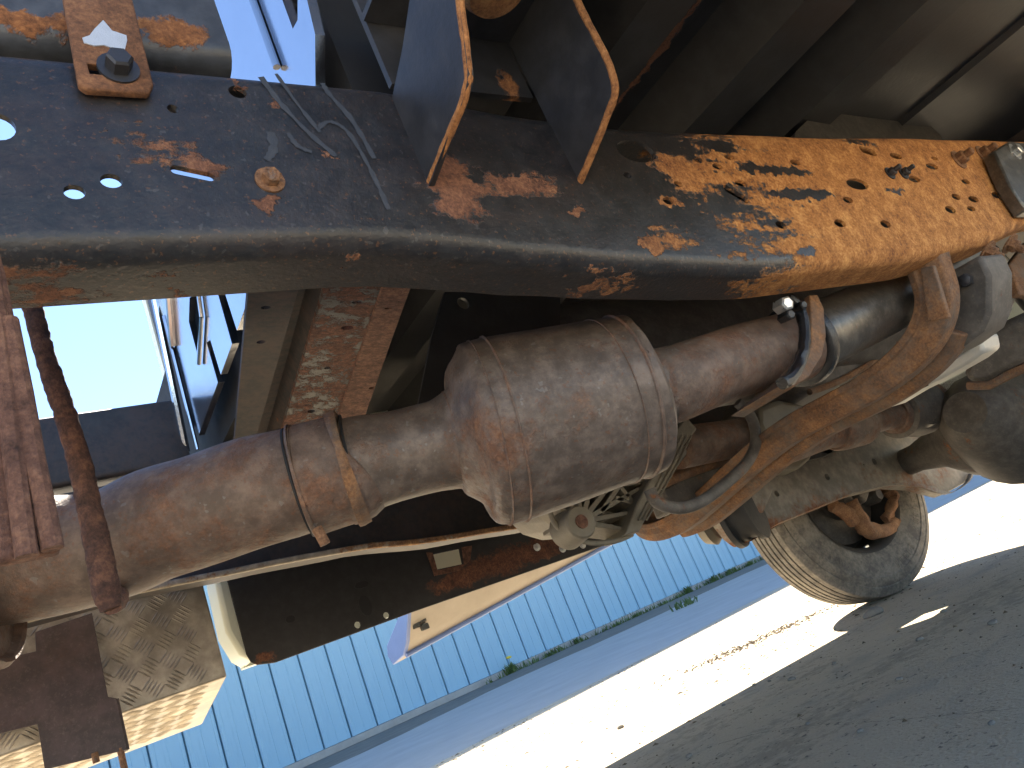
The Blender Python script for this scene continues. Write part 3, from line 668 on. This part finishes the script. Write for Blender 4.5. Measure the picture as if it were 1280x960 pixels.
cat = pipe([(425.0,587.0,122.0),(455.0,579.0,121.0),(490.0,571.0,113.0),(530.0,561.0,112.0),(552.0,556.0,115.0),(564.6,552.4,124.0),(575.3,550.2,150.0),(586.1,547.0,192.0),(593.7,545.1,218.0),(599.9,543.6,229.0),(606.0,541.9,233.0),(611.0,540.6,234.0),(626.0,536.6,234.0),(646.0,531.6,231.0),(686.0,521.6,224.0),(746.0,505.6,212.0),(781.0,496.6,205.0),(786.0,495.6,204.0),(792.0,493.6,200.0),(797.0,492.4,186.0),(801.0,491.1,160.0),(804.0,490.1,128.0),(809.1,488.3,108.0),(824.5,483.9,98.0),(846.0,478.0,95.0)], 'catalytic_converter', 'cat', label='rust brown catalytic converter drum with tapered inlet cone', sub=3)
for (a, b, r) in (((626,536.6),(630,535.6),238), ((608,541.3),(611,540.6),236), ((779,497.2),(784,495.9),210), ((759,502.4),(761,501.8),212), ((566,552.5),(570,551.5),129)):
    pipe([(a[0],a[1],r*.97),(a[0]+.6*(b[0]-a[0])*.5,a[1]+(b[1]-a[1])*.3,r),(b[0]-.3*(b[0]-a[0]),b[1]-.3*(b[1]-a[1]),r),(b[0],b[1],r*.97)], 'weld_seam', 'exhaust', cat, sub=2)
op = pipe([(826,485,96),(845,479,95),(880,466,92),(930,449,90),(975,438,90),(1002,430,90)], 'outlet_pipe', 'exhaust', exo)
dp = pipe([(1000,430,76),(1020,421,82),(1060,402,80),(1110,378,76),(1160,350,72),(1200,325,70)], 'downpipe', 'downpipe', label='dull speckled steel downpipe ahead of the flange')
def ringp(a, b, w0, w1, name, mat, parent):
    return pipe([(a[0],a[1],w0),(a[0]+.15*(b[0]-a[0]),a[1]+.15*(b[1]-a[1]),w1),(a[0]+.85*(b[0]-a[0]),a[1]+.85*(b[1]-a[1]),w1),(b[0],b[1],w0)], name, mat, parent, sub=2)
ringp((992,434), (1002,430), 90, 104, 'joint_ring', 'oily', exo)
fg = MB(); 
FP = [PY(x, y, .618) for x, y in [(1022,368),(1030,385),(1033,420),(1028,445),(1012,470),(992,484),(975,482),(985,474),(1004,458),(1014,430),(1014,395),(1012,368)]]
fg.prism(FP, (0, .10, 0)); obj('flange_plate', fg, MAT['xmember'], dp, bevel=.002)
obj('strap', wobble(MB().tube(smooth_path([PY(x, y, .612) for x, y in [(985,372),(1000,388),(1006,415),(1003,445),(992,468),(978,480)]], 5), .009, 10), .002, 60), MAT['oily'], dp)
for x, y, r in ((978,382,.011),(982,396,.008),(998,384,.007)):
    p = PY(x, y, .608); obj('nut', MB().lathe(p, (-.3, -1, -.2), [(-.01, r), (.012, r), (.014, r*.7)], 6), MAT['zinc' if x == 978 else 'oily'], dp)
# muffler end at the left edge
P_, r_ = ex(-24, 742, 118, 1.07); d_ = (PY(-24, 742, 1.07)-PY(60, 716, 1.045)).normalized()
mu = MB().lathe(P_, d_, [(-.004, .05), (-.004, .076), (-.012, .080), (-.015, .085), (-.007, .090), (.004, .089), (.013, .085), (.4, .085), (.7, .085)], 40)
part('muffler', mu, 'exhaust', label='muffler shell with a rolled end seam at the left edge')
# hanger strap
hg = [(30,330),(42,390),(60,455),(82,520),(100,580),(113,640),(124,690),(132,735),(139,762)]
hp = [PY(x, y, .90+.0*i) for i, (x, y) in enumerate(hg)]; hr = [.0105, .0105, .011, .0115, .012, .0125, .0135, .014, .010]
pts = smooth_path(hp, 14); rs = [v.x for v in smooth_path([Vector((r, 0, 0)) for r in hr], 14)]
ho = part('exhaust_hanger', wobble(MB().tube(pts, rs, 14, sq=(1, .8)), .0017, 95), 'rust_dark', smooth=45, label='flaking rusty hanger strap hooked around the exhaust pipe')
tail = [PY(139, 758, .90), PY(148, 752, .94), PY(150, 742, 1.0), PY(142, 735, 1.06)]
obj('hook', wobble(MB().tube(smooth_path(tail, 6), .009, 12), .0015, 100), MAT['rust'], ho)
# rusty shackle bracket close to the lens at the left edge
sk = polyY([(-60,260),(-4,300),(8,345),(18,395),(26,440),(40,520),(56,600),(77,688),(-60,716)], .50, .012)
sko = part('shackle_bracket', sk, 'rust', bevel=.003, label='rusty bracket with vertical ridges at the left edge')
for pts in ([(-20,300),(0,420),(14,540),(34,696)], [(10,400),(28,490),(44,580),(66,686)]):
    obj('ridge', MB().tube([PY(x, y, .496) for x, y in pts], .006, 10), MAT['rust'], sko)
p = PY(49, 672, .499); obj('slot_hole', MB().box(p-Vector((.003, .001, .006)), p+Vector((.003, .003, .006))), MAT['line'], sko)

# --- transfer case: ribbed casting
TY = 1.12
tc = MB(); prf = [(694,622),(700,644),(716,660),(742,668),(768,666),(784,656),(800,628),(825,590),(850,556),(860,535),(850,520),(830,515),(760,500),(700,560)]
tc.prism([PY(x, y, TY+.075) for x, y in prf], (.03, .22, .05))
tco = part('transfer_case', tc, 'casting', bevel=.01, label='ribbed cast aluminium transfer case behind the converter')
boss = PY(727, 652, TY-.02)
obj('boss', MB().lathe(boss, (.1, 1, 0), [(0, .016), (0, .028), (.004, .031), (.06, .036)], 28), MAT['casting'], tco)
obj('boss_bore', MB().lathe(boss-Vector((0, .001, 0)), (0, 1, 0), [(-.001, .0), (-.001, .013), (.004, .013)], 20), MAT['rust'], tco)
for x, y in ((690,628),(702,612),(722,600),(745,590),(768,600),(800,610),(790,640),(785,662),(700,655)):
    a = PY(727, 652, TY+.02); b = PY(x, y, TY+.02); u = (b-a).normalized(); n_ = Vector((u.z, 0, -u.x))*.0045
    obj('rib', MB().prism([a-n_*1.3, a+n_*1.3, b+n_*.8, b-n_*.8], (0, .062, 0)), MAT['casting'], tco, bevel=.001)
for a, b in (((752,640),(800,570)),((770,622),(806,632)),((745,610),(815,600)),((760,590),(790,625))):
    a = PY(*a, TY+.02); b = PY(*b, TY+.02); u = (b-a).normalized(); n_ = Vector((u.z, 0, -u.x))*.005
    obj('rib', MB().prism([a-n_, a+n_, b+n_, b-n_], (0, .062, 0)), MAT['casting'], tco, bevel=.001)
fb = [PY(x, y, TY-.01) for x, y in [(782,668),(800,664),(812,640),(830,608),(850,580),(860,566),(856,556),(872,536),(858,520),(846,536),(830,566),(812,600),(798,626)]]
obj('case_flange', MB().prism(fb, (.01, .09, 0)), MAT['casting'], tco, bevel=.004)
for k in range(3):
    obj('flange_groove', MB().tube([PY(798+k*5, 650, TY-.012), PY(835+k*6, 580, TY-.012), PY(852+k*6, 545, TY-.012)], .0022, 6), MAT['casting'], tco)
rim_ = [PY(x, y, TY+.015) for x, y in [(684,628),(692,652),(706,666),(724,675),(742,679),(770,676),(790,668)]]
obj('case_lip', MB().tube(smooth_path(rim_, 4), .005, 8), MAT['casting'], tco)

# --- transmission crossmember
def xm(px, py):
    X = 1.40 + max(0, (1000-px))*.0003; return PX(px, py, X)
XC = [(796,640),(806,658),(826,662),(856,650),(890,622),(925,590),(960,560),(1000,532),(1045,508),(1090,484),(1130,455),(1158,425),(1172,395),(1174,365),(1164,330),(1158,300)]
pth = smooth_path([xm(*p) for p in XC], 5)
def chan(pth, w_, h_, off=Vector((0, 0, 0))):
    rings = []
    for i, p in enumerate(pth):
        t = (pth[min(i+1, len(pth)-1)]-pth[max(i-1, 0)]).normalized(); a = Vector((1, 0, 0)); b = t.cross(a).normalized()
        ring = []
        for u, v in ((-w_, -h_), (w_, -h_), (w_, -h_*.45), (w_*.82, -h_*.45), (w_*.8, h_*.2), (w_*.5, h_), (-w_*.5, h_), (-w_*.8, h_*.2), (-w_*.82, -h_*.45), (-w_, -h_*.45)):
            ring.append(p + off + a*u + b*v*-1)
        rings.append(ring)
    return MB().loft(rings)
xo = part('transmission_crossmember', chan(pth, .04, .026), 'xmember', smooth=25, bevel=.003, label='curved brown rusty transmission crossmember sweeping down from the rail')
xo2 = obj('rear_channel', chan([p + Vector((.10, .02, -.018)) for p in pth[10:60]], .035, .02), MAT['xmember'], xo, bevel=.003, smooth=25)
for x, y in ((1001,536),(1028,528)):
    p = PX(x, y-6, 1.42); obj('bolt', MB().tube([p, p+Vector((0, 0, -.035))], .0085, 8), MAT['bolt_rust'], xo)
# rail bracket at the top of the crossmember
obj('rail_bracket', MB().prism([PX(x, y, 1.34) for x, y in [(1150,335),(1166,332),(1186,398),(1160,402)]], (.012, 0, 0)), MAT['xmember'], xo, bevel=.002)
obj('hanger_plate', MB().prism([PX(x, y, 1.50) for x, y in [(1176,345),(1225,318),(1238,345),(1238,392),(1228,415),(1200,436),(1150,462),(1100,490),(1092,470),(1150,440),(1185,400)]], (.10, 0, 0)), MAT['axle'], xo, bevel=.008)
for x, y in ((1193,357),(1209,350)): bolt_ = MB().lathe(PX(x, y, 1.495), (-1, 0, 0), [(0, .012), (.014, .012), (.016, .008)], 6); obj('bolt', bolt_, MAT['bolt'], xo)
# transmission housing and pan
tr = MB(); pan = [(1000,462),(1010,440),(1040,415),(1090,385),(1140,372),(1155,385),(1140,420),(1095,455),(1050,480),(1015,490),(1000,480)]
tr.prism([PY(x, y, 1.05) for x, y in pan], (.05, .35, .0)); tro = part('transmission_pan', tr, 'axle', bevel=.02, label='dark oily transmission pan between downpipe and crossmember')
obj('pan_lip', MB().tube(smooth_path([PY(x, y, 1.045) for x, y in [(1012,490),(1050,476),(1095,450),(1130,425)]], 4), .008, 8), MAT['xmember'], tro)
th = MB().tube([Vector((.95, 1.16, .86)), Vector((1.3, 1.14, .86)), Vector((1.9, 1.12, .86)), Vector((2.5, 1.1, .87))], [.15, .14, .17, .24], 24); part('transmission', th, 'axle', smooth=40)
# bright aluminium pan ahead of the crossmember
ap_ = MB().prism([PX(x, y, 1.78) for x, y in [(1078,508),(1092,492),(1160,462),(1205,438),(1226,420),(1230,440),(1215,452),(1180,472),(1140,492),(1110,510),(1088,516)]], (.09, 0, 0))
apo = part('oil_pan', ap_, 'alu', bevel=.008, label='bright cast aluminium pan glimpsed past the crossmember')
obj('pan_window', MB().prism([PX(x, y, 1.778) for x, y in [(1082,508),(1094,499),(1104,506),(1092,513)]], (.004, 0, 0)), MAT['xmember'], apo)
obj('pan_recess', MB().prism([PX(x, y, 1.774) for x, y in [(1108,498),(1156,474),(1160,482),(1112,506)]], (.004, 0, 0)), MAT['line'], apo)
ob_ = MB().prism([PX(x, y, 2.2) for x, y in [(1200,468),(1218,430),(1240,408),(1300,380),(1320,440),(1282,456),(1235,480),(1215,482)]], (.3, .0, .0))
oo = part('engine_sump', ob_, 'axle', bevel=.03, label='black sump with a rusty lower edge at the right')
obj('sump_edge', MB().tube([PX(x, y, 2.19) for x, y in [(1210,482),(1236,482),(1262,468),(1310,446)]], .012, 8), MAT['xmember'], oo)
part('engine_block', MB().box((1.95, .76, .93), (3.2, 1.5, 1.45)), 'axle', bevel=.06)
part('brace_tube', MB().tube([PY(1235,318,.8), PY(1262,345,.85), PY(1290,380,.9)], .03, 14), 'downpipe')
part('brace_bracket', MB().prism([PY(x, y, .72) for x, y in [(1262,330),(1285,300),(1320,320),(1320,372),(1275,368)]], (0, .02, 0)), 'xmember', bevel=.004)
part('sway_bar', MB().tube(smooth_path([PY(x, y, .9) for x, y in [(1236,340),(1262,362),(1250,392),(1240,402)]], 5), .018, 12), 'axle')

# --- bent tubes and output shaft behind the crossmember
part('output_tube', MB().tube([PY(846,560,1.18), PY(900,551,1.18), PY(965,540,1.18)], [.048, .046, .044], 24), 'exhaust', smooth=40, label='brown tube passing behind the bent hanger rod')
part('hanger_rod', MB().tube(smooth_path([PY(x, y, 1.05) for x, y in [(922,503),(938,520),(945,548),(936,575),(912,600),(880,625),(850,635),(822,628),(812,612)]], 6), .012, 14), 'axle', smooth=40, label='bent grey hanger rod looping behind the crossmember')
part('linkage', MB().tube(smooth_path([PY(x, y, 1.25) for x, y in [(826,604),(860,590),(905,575),(930,572)]], 4), .014, 12), 'xmember')
part('shift_bracket', MB().prism([PY(x, y, 1.3) for x, y in [(828,612),(862,592),(930,575),(925,600),(880,622),(840,640)]], (0, .06, 0)), 'axle', bevel=.006)
part('mount_casting', MB().prism([PY(x, y, 1.1) for x, y in [(948,508),(975,498),(1008,505),(1012,520),(985,545),(960,548),(948,530)]], (.03, .12, 0)), 'casting', bevel=.015, smooth=50)
ds = [(948,568,44),(990,556,42),(1036,540,40),(1044,538,52),(1066,532,54),(1076,529,52),(1080,528,36),(1112,520,34),(1116,519,48),(1136,512,56),(1160,506,60)]
dso = pipe([(x, y, w_, 1.42) for x, y, w_ in ds], 'front_driveshaft', 'exhaust', sub=3, label='tan front driveshaft with dark universal joint yoke')
p = PY(1158, 512, 1.36); obj('joint_cap', MB().lathe(p, (-.25, -1, 0), [(-.03, .058), (0, .055), (.004, .045), (.004, .03), (-.008, .026), (-.008, .0)], 22), MAT['downpipe'], dso)
obj('yoke', MB().lathe(PY(1128, 515, 1.42), (PY(1160, 505, 1.42)-PY(1128, 515, 1.42)), [(-.06, .05), (-.05, .085), (.02, .085), (.06, .1), (.12, .1)], 20), MAT['axle'], dso)

# --- front axle, radius arm, wheel
WX, WY, WR = 3.009, 2.088, .451
STEER = -.154
axm = MB().lathe((WX+.08, .20, .46), (0, 1, 0), [(0, .045), (.85, .05), (.93, .10), (.98, .17), (1.06, .20), (1.20, .20), (1.31, .15), (1.40, .08), (1.5, .055), (1.80, .05)], 40)
part('front_axle', axm, 'axle', smooth=40, label='dusty black front axle with a bulging differential housing')
p = PX(1226, 520, 2.82)
part('differential_nose', MB().lathe(p, (1, .12, -.25), [(-.12, .07), (-.06, .12), (.05, .16), (.25, .22)], 28), 'axle', smooth=40)
AY = 1.75
armt = [(905,612),(935,598),(965,589),(1000,578),(1032,570),(1065,552),(1096,537),(1130,530),(1170,545),(1205,560)]
armb = [(1214,590),(1208,603),(1184,616),(1150,607),(1115,605),(1070,616),(1030,632),(976,654),(935,678),(922,668),(896,636)]
ao_ = part('radius_arm', MB().prism([PY(x, y, AY) for x, y in armt+armb], (0, .07, 0)), 'arm', bevel=.01, label='grey brown radius arm with three holes running to the axle')
hc = MB()
for x, y, r in ((1093,577,.013),(1034,596,.013),(971,617,.011),(1080,581,.004)):
    p = PY(x, y, AY); hc.lathe((p.x, AY-.03, p.z), (0, 1, 0), [(0, r), (.06, r)], 14)
cut(ao_, hc)
fl_ = smooth_path([PY(x, y, AY-.012) for x, y in [(935,678),(976,655),(1030,633),(1070,617),(1115,606),(1150,608),(1184,617),(1208,604),(1215,590)]], 4)
obj('arm_flange', chan([p for p in fl_], .02, .008), MAT['arm'], ao_, smooth=25)
fl_ = smooth_path([PY(x, y, AY-.012) for x, y in [(935,598),(965,589),(1000,578),(1032,570),(1065,552),(1096,537)]], 4)
obj('arm_flange', chan([p for p in fl_], .018, .006), MAT['arm'], ao_, smooth=25)
bs = PY(912, 650, 1.80)
bu = MB().lathe((bs.x, 1.74, bs.z), (-.45, 1, .0), [(-.05, .06), (-.045, .10), (-.03, .10), (-.028, .085), (.03, .085), (.032, .10), (.05, .10), (.06, .07)], 32)
part('arm_bushing', bu, 'rubber', smooth=40, label='round bushing at the rear end of the radius arm')
part('arm_bracket', MB().prism([PY(x, y, 1.70) for x, y in [(895,620),(925,600),(960,598),(968,610),(955,640),(940,646),(910,638)]], (0, .05, .0)), 'arm', bevel=.006)
part('arm_cap', MB().lathe(PY(892, 652, 1.85), (-.45, 1, 0), [(0, .06), (.02, .075), (.05, .06)], 24), 'casting')

def make_wheel(cx, cy, inner, label, th=0.):
    # inner = side (+1/-1 in Y) that faces the truck centre; th = steering angle
    axd = Vector((-math.sin(th)*inner, math.cos(th)*inner, 0)); k_ = WR/.364
    def L(prof, seg=96): return MB().lathe((cx, cy, WR), axd, [(d, r*k_) for d, r in prof], seg, cap=False)
    h = .102; prof = [(h-.03, .205), (h-.008, .214), (h+.004, .240), (h+.008, .275), (h+.006, .300), (h+.009, .303), (h+.004, .322), (h-.004, .330), (h-.002, .334), (h-.010, .347), (h-.016, .356)]
    prof.append((h-.020, .3595))
    for c in (.054, .027, 0, -.027, -.054):
        r_ = .364 - .0035*(c/.06)**2
        prof += [(c+.0046, r_), (c+.0034, r_-.010), (c-.0034, r_-.010), (c-.0046, r_)]
    prof += [(-h+.020, .3595), (-h+.016, .356), (-h+.010, .347), (-h+.004, .332), (-h-.001, .318), (-h-.006, .285), (-h-.004, .240), (-h+.008, .214), (-h+.03, .205)]
    ty = obj('tyre', L(prof), MAT['tyre'], TRK, 0, 35, label)
    obj('rim', L([(h-.02, .203), (h-.010, .214), (h-.002, .219), (h-.008, .208), (h-.03, .197), (h-.06, .19), (-.04, .184), (-.05, .16), (-.055, .08), (-.06, .0)], 64), MAT['rim'], ty, 0, 35)
    obj('outer_rim', L([(-h+.02, .203), (-h+.012, .214), (-h+.006, .219), (-h+.03, .198), (-h+.036, .18), (-.066, .16), (-.068, .0)], 64), MAT['rim'], ty, 0, 35)
    return ty
ty = make_wheel(WX, WY, -1, 'worn ribbed front tyre standing at the edge of the shadow', STEER)
# raised, worn illegible marks on the inner sidewall
lt = MB(); FU = Vector((math.cos(STEER), math.sin(STEER), 0)); FN = Vector((math.sin(STEER), -math.cos(STEER), 0))
def SW(r, a, o): return Vector((WX, WY, WR)) + FU*(r*math.cos(a)) + Vector((0, 0, r*math.sin(a))) + FN*(.102+o)
for base in (205, 275, 318):
    for i in range(5):
        a = math.radians(base + i*5.5); r0, r1 = .333, .362
        for q in range(random.randint(1, 3)):
            da = math.radians(1.4*q); d2 = math.radians(.7)
            lt.prism([SW(r0, a+da, .009), SW(r1, a+da, .0085), SW(r1, a+da+d2, .0085), SW(r0, a+da+d2, .009)], -FN*.006)
obj('sidewall_ridge', lt, MAT['tyre'], ty, smooth=0)['kind'] = 'stuff'
make_wheel(WX, .112, 1, 'front tyre on the near side', STEER)
make_wheel(-1.9, WY-.1, -1, 'rear tyre on the far side'); make_wheel(-1.9, .2, 1, 'rear tyre on the near side')
part('rear_axle', MB().lathe((-1.9, .25, .45), (0, 1, 0), [(0, .06), (.65, .06), (.75, .18), (1.0, .18), (1.1, .06), (1.7, .06)], 28), 'axle')
# hub, brake and knuckle inside the wheel
bkp = MB().lathe((WX, 2.10, WR), FN, [(0, .205), (.012, .21), (.02, .20), (.03, .11), (.07, .1), (.10, .06)], 40); part('brake_disc', bkp, 'axle', smooth=35)
kn = MB()
KN = [[(1062,628,.032),(1075,650,.035),(1085,662,.034),(1105,664,.028),(1122,650,.022)], [(1105,612,.028),(1116,622,.03),(1112,640,.02),(1106,650,.018)], [(1118,610,.015),(1136,612,.016),(1128,632,.013),(1112,648,.012)], [(1040,632,.026),(1056,640,.03),(1068,655,.026)]]
for ch in KN:
    ps = smooth_path([PY(x, y, 1.98) for x, y, r in ch], 5); rs = [v.x for v in smooth_path([Vector((r, 0, 0)) for x, y, r in ch], 5)]; kn.tube(ps, rs, 14)
part('steering_knuckle', wobble(kn, .011, 22), 'knuckle', smooth=50, label='orange rusty steering knuckle inside the front wheel')
cl = MB()
for x, y, r in ((1048,628,.04),(1066,618,.05),(1088,622,.035),(1035,620,.03),(1090,606,.03)):
    cl.lathe(PY(x, y, 2.02), (0, -1, 0), [(-.05, r), (.03, r), (.05, r*.7)], 12)
part('brake_caliper', wobble(cl, .006, 25), 'axle', smooth=50)
for x, y in ((1083,684),(1092,688)):
    p = PY(x, y, 2.03); obj('wheel_weight', MB().box(p-Vector((.014, .006, .01)), p+Vector((.014, .006, .008))), MAT['zinc'], ty, bevel=.003)
# shock tube and coil seat above the arm
part('shock_absorber', MB().tube([PY(1000,560,1.62), PY(1010,545,1.62), PY(1035,540,1.6)], .02, 14), 'downpipe')
part('spring_seat', MB().prism([PY(x, y, 1.6) for x, y in [(968,585),(985,565),(1010,560),(1015,572),(1000,585)]], (0, .08, 0)), 'casting', bevel=.008)
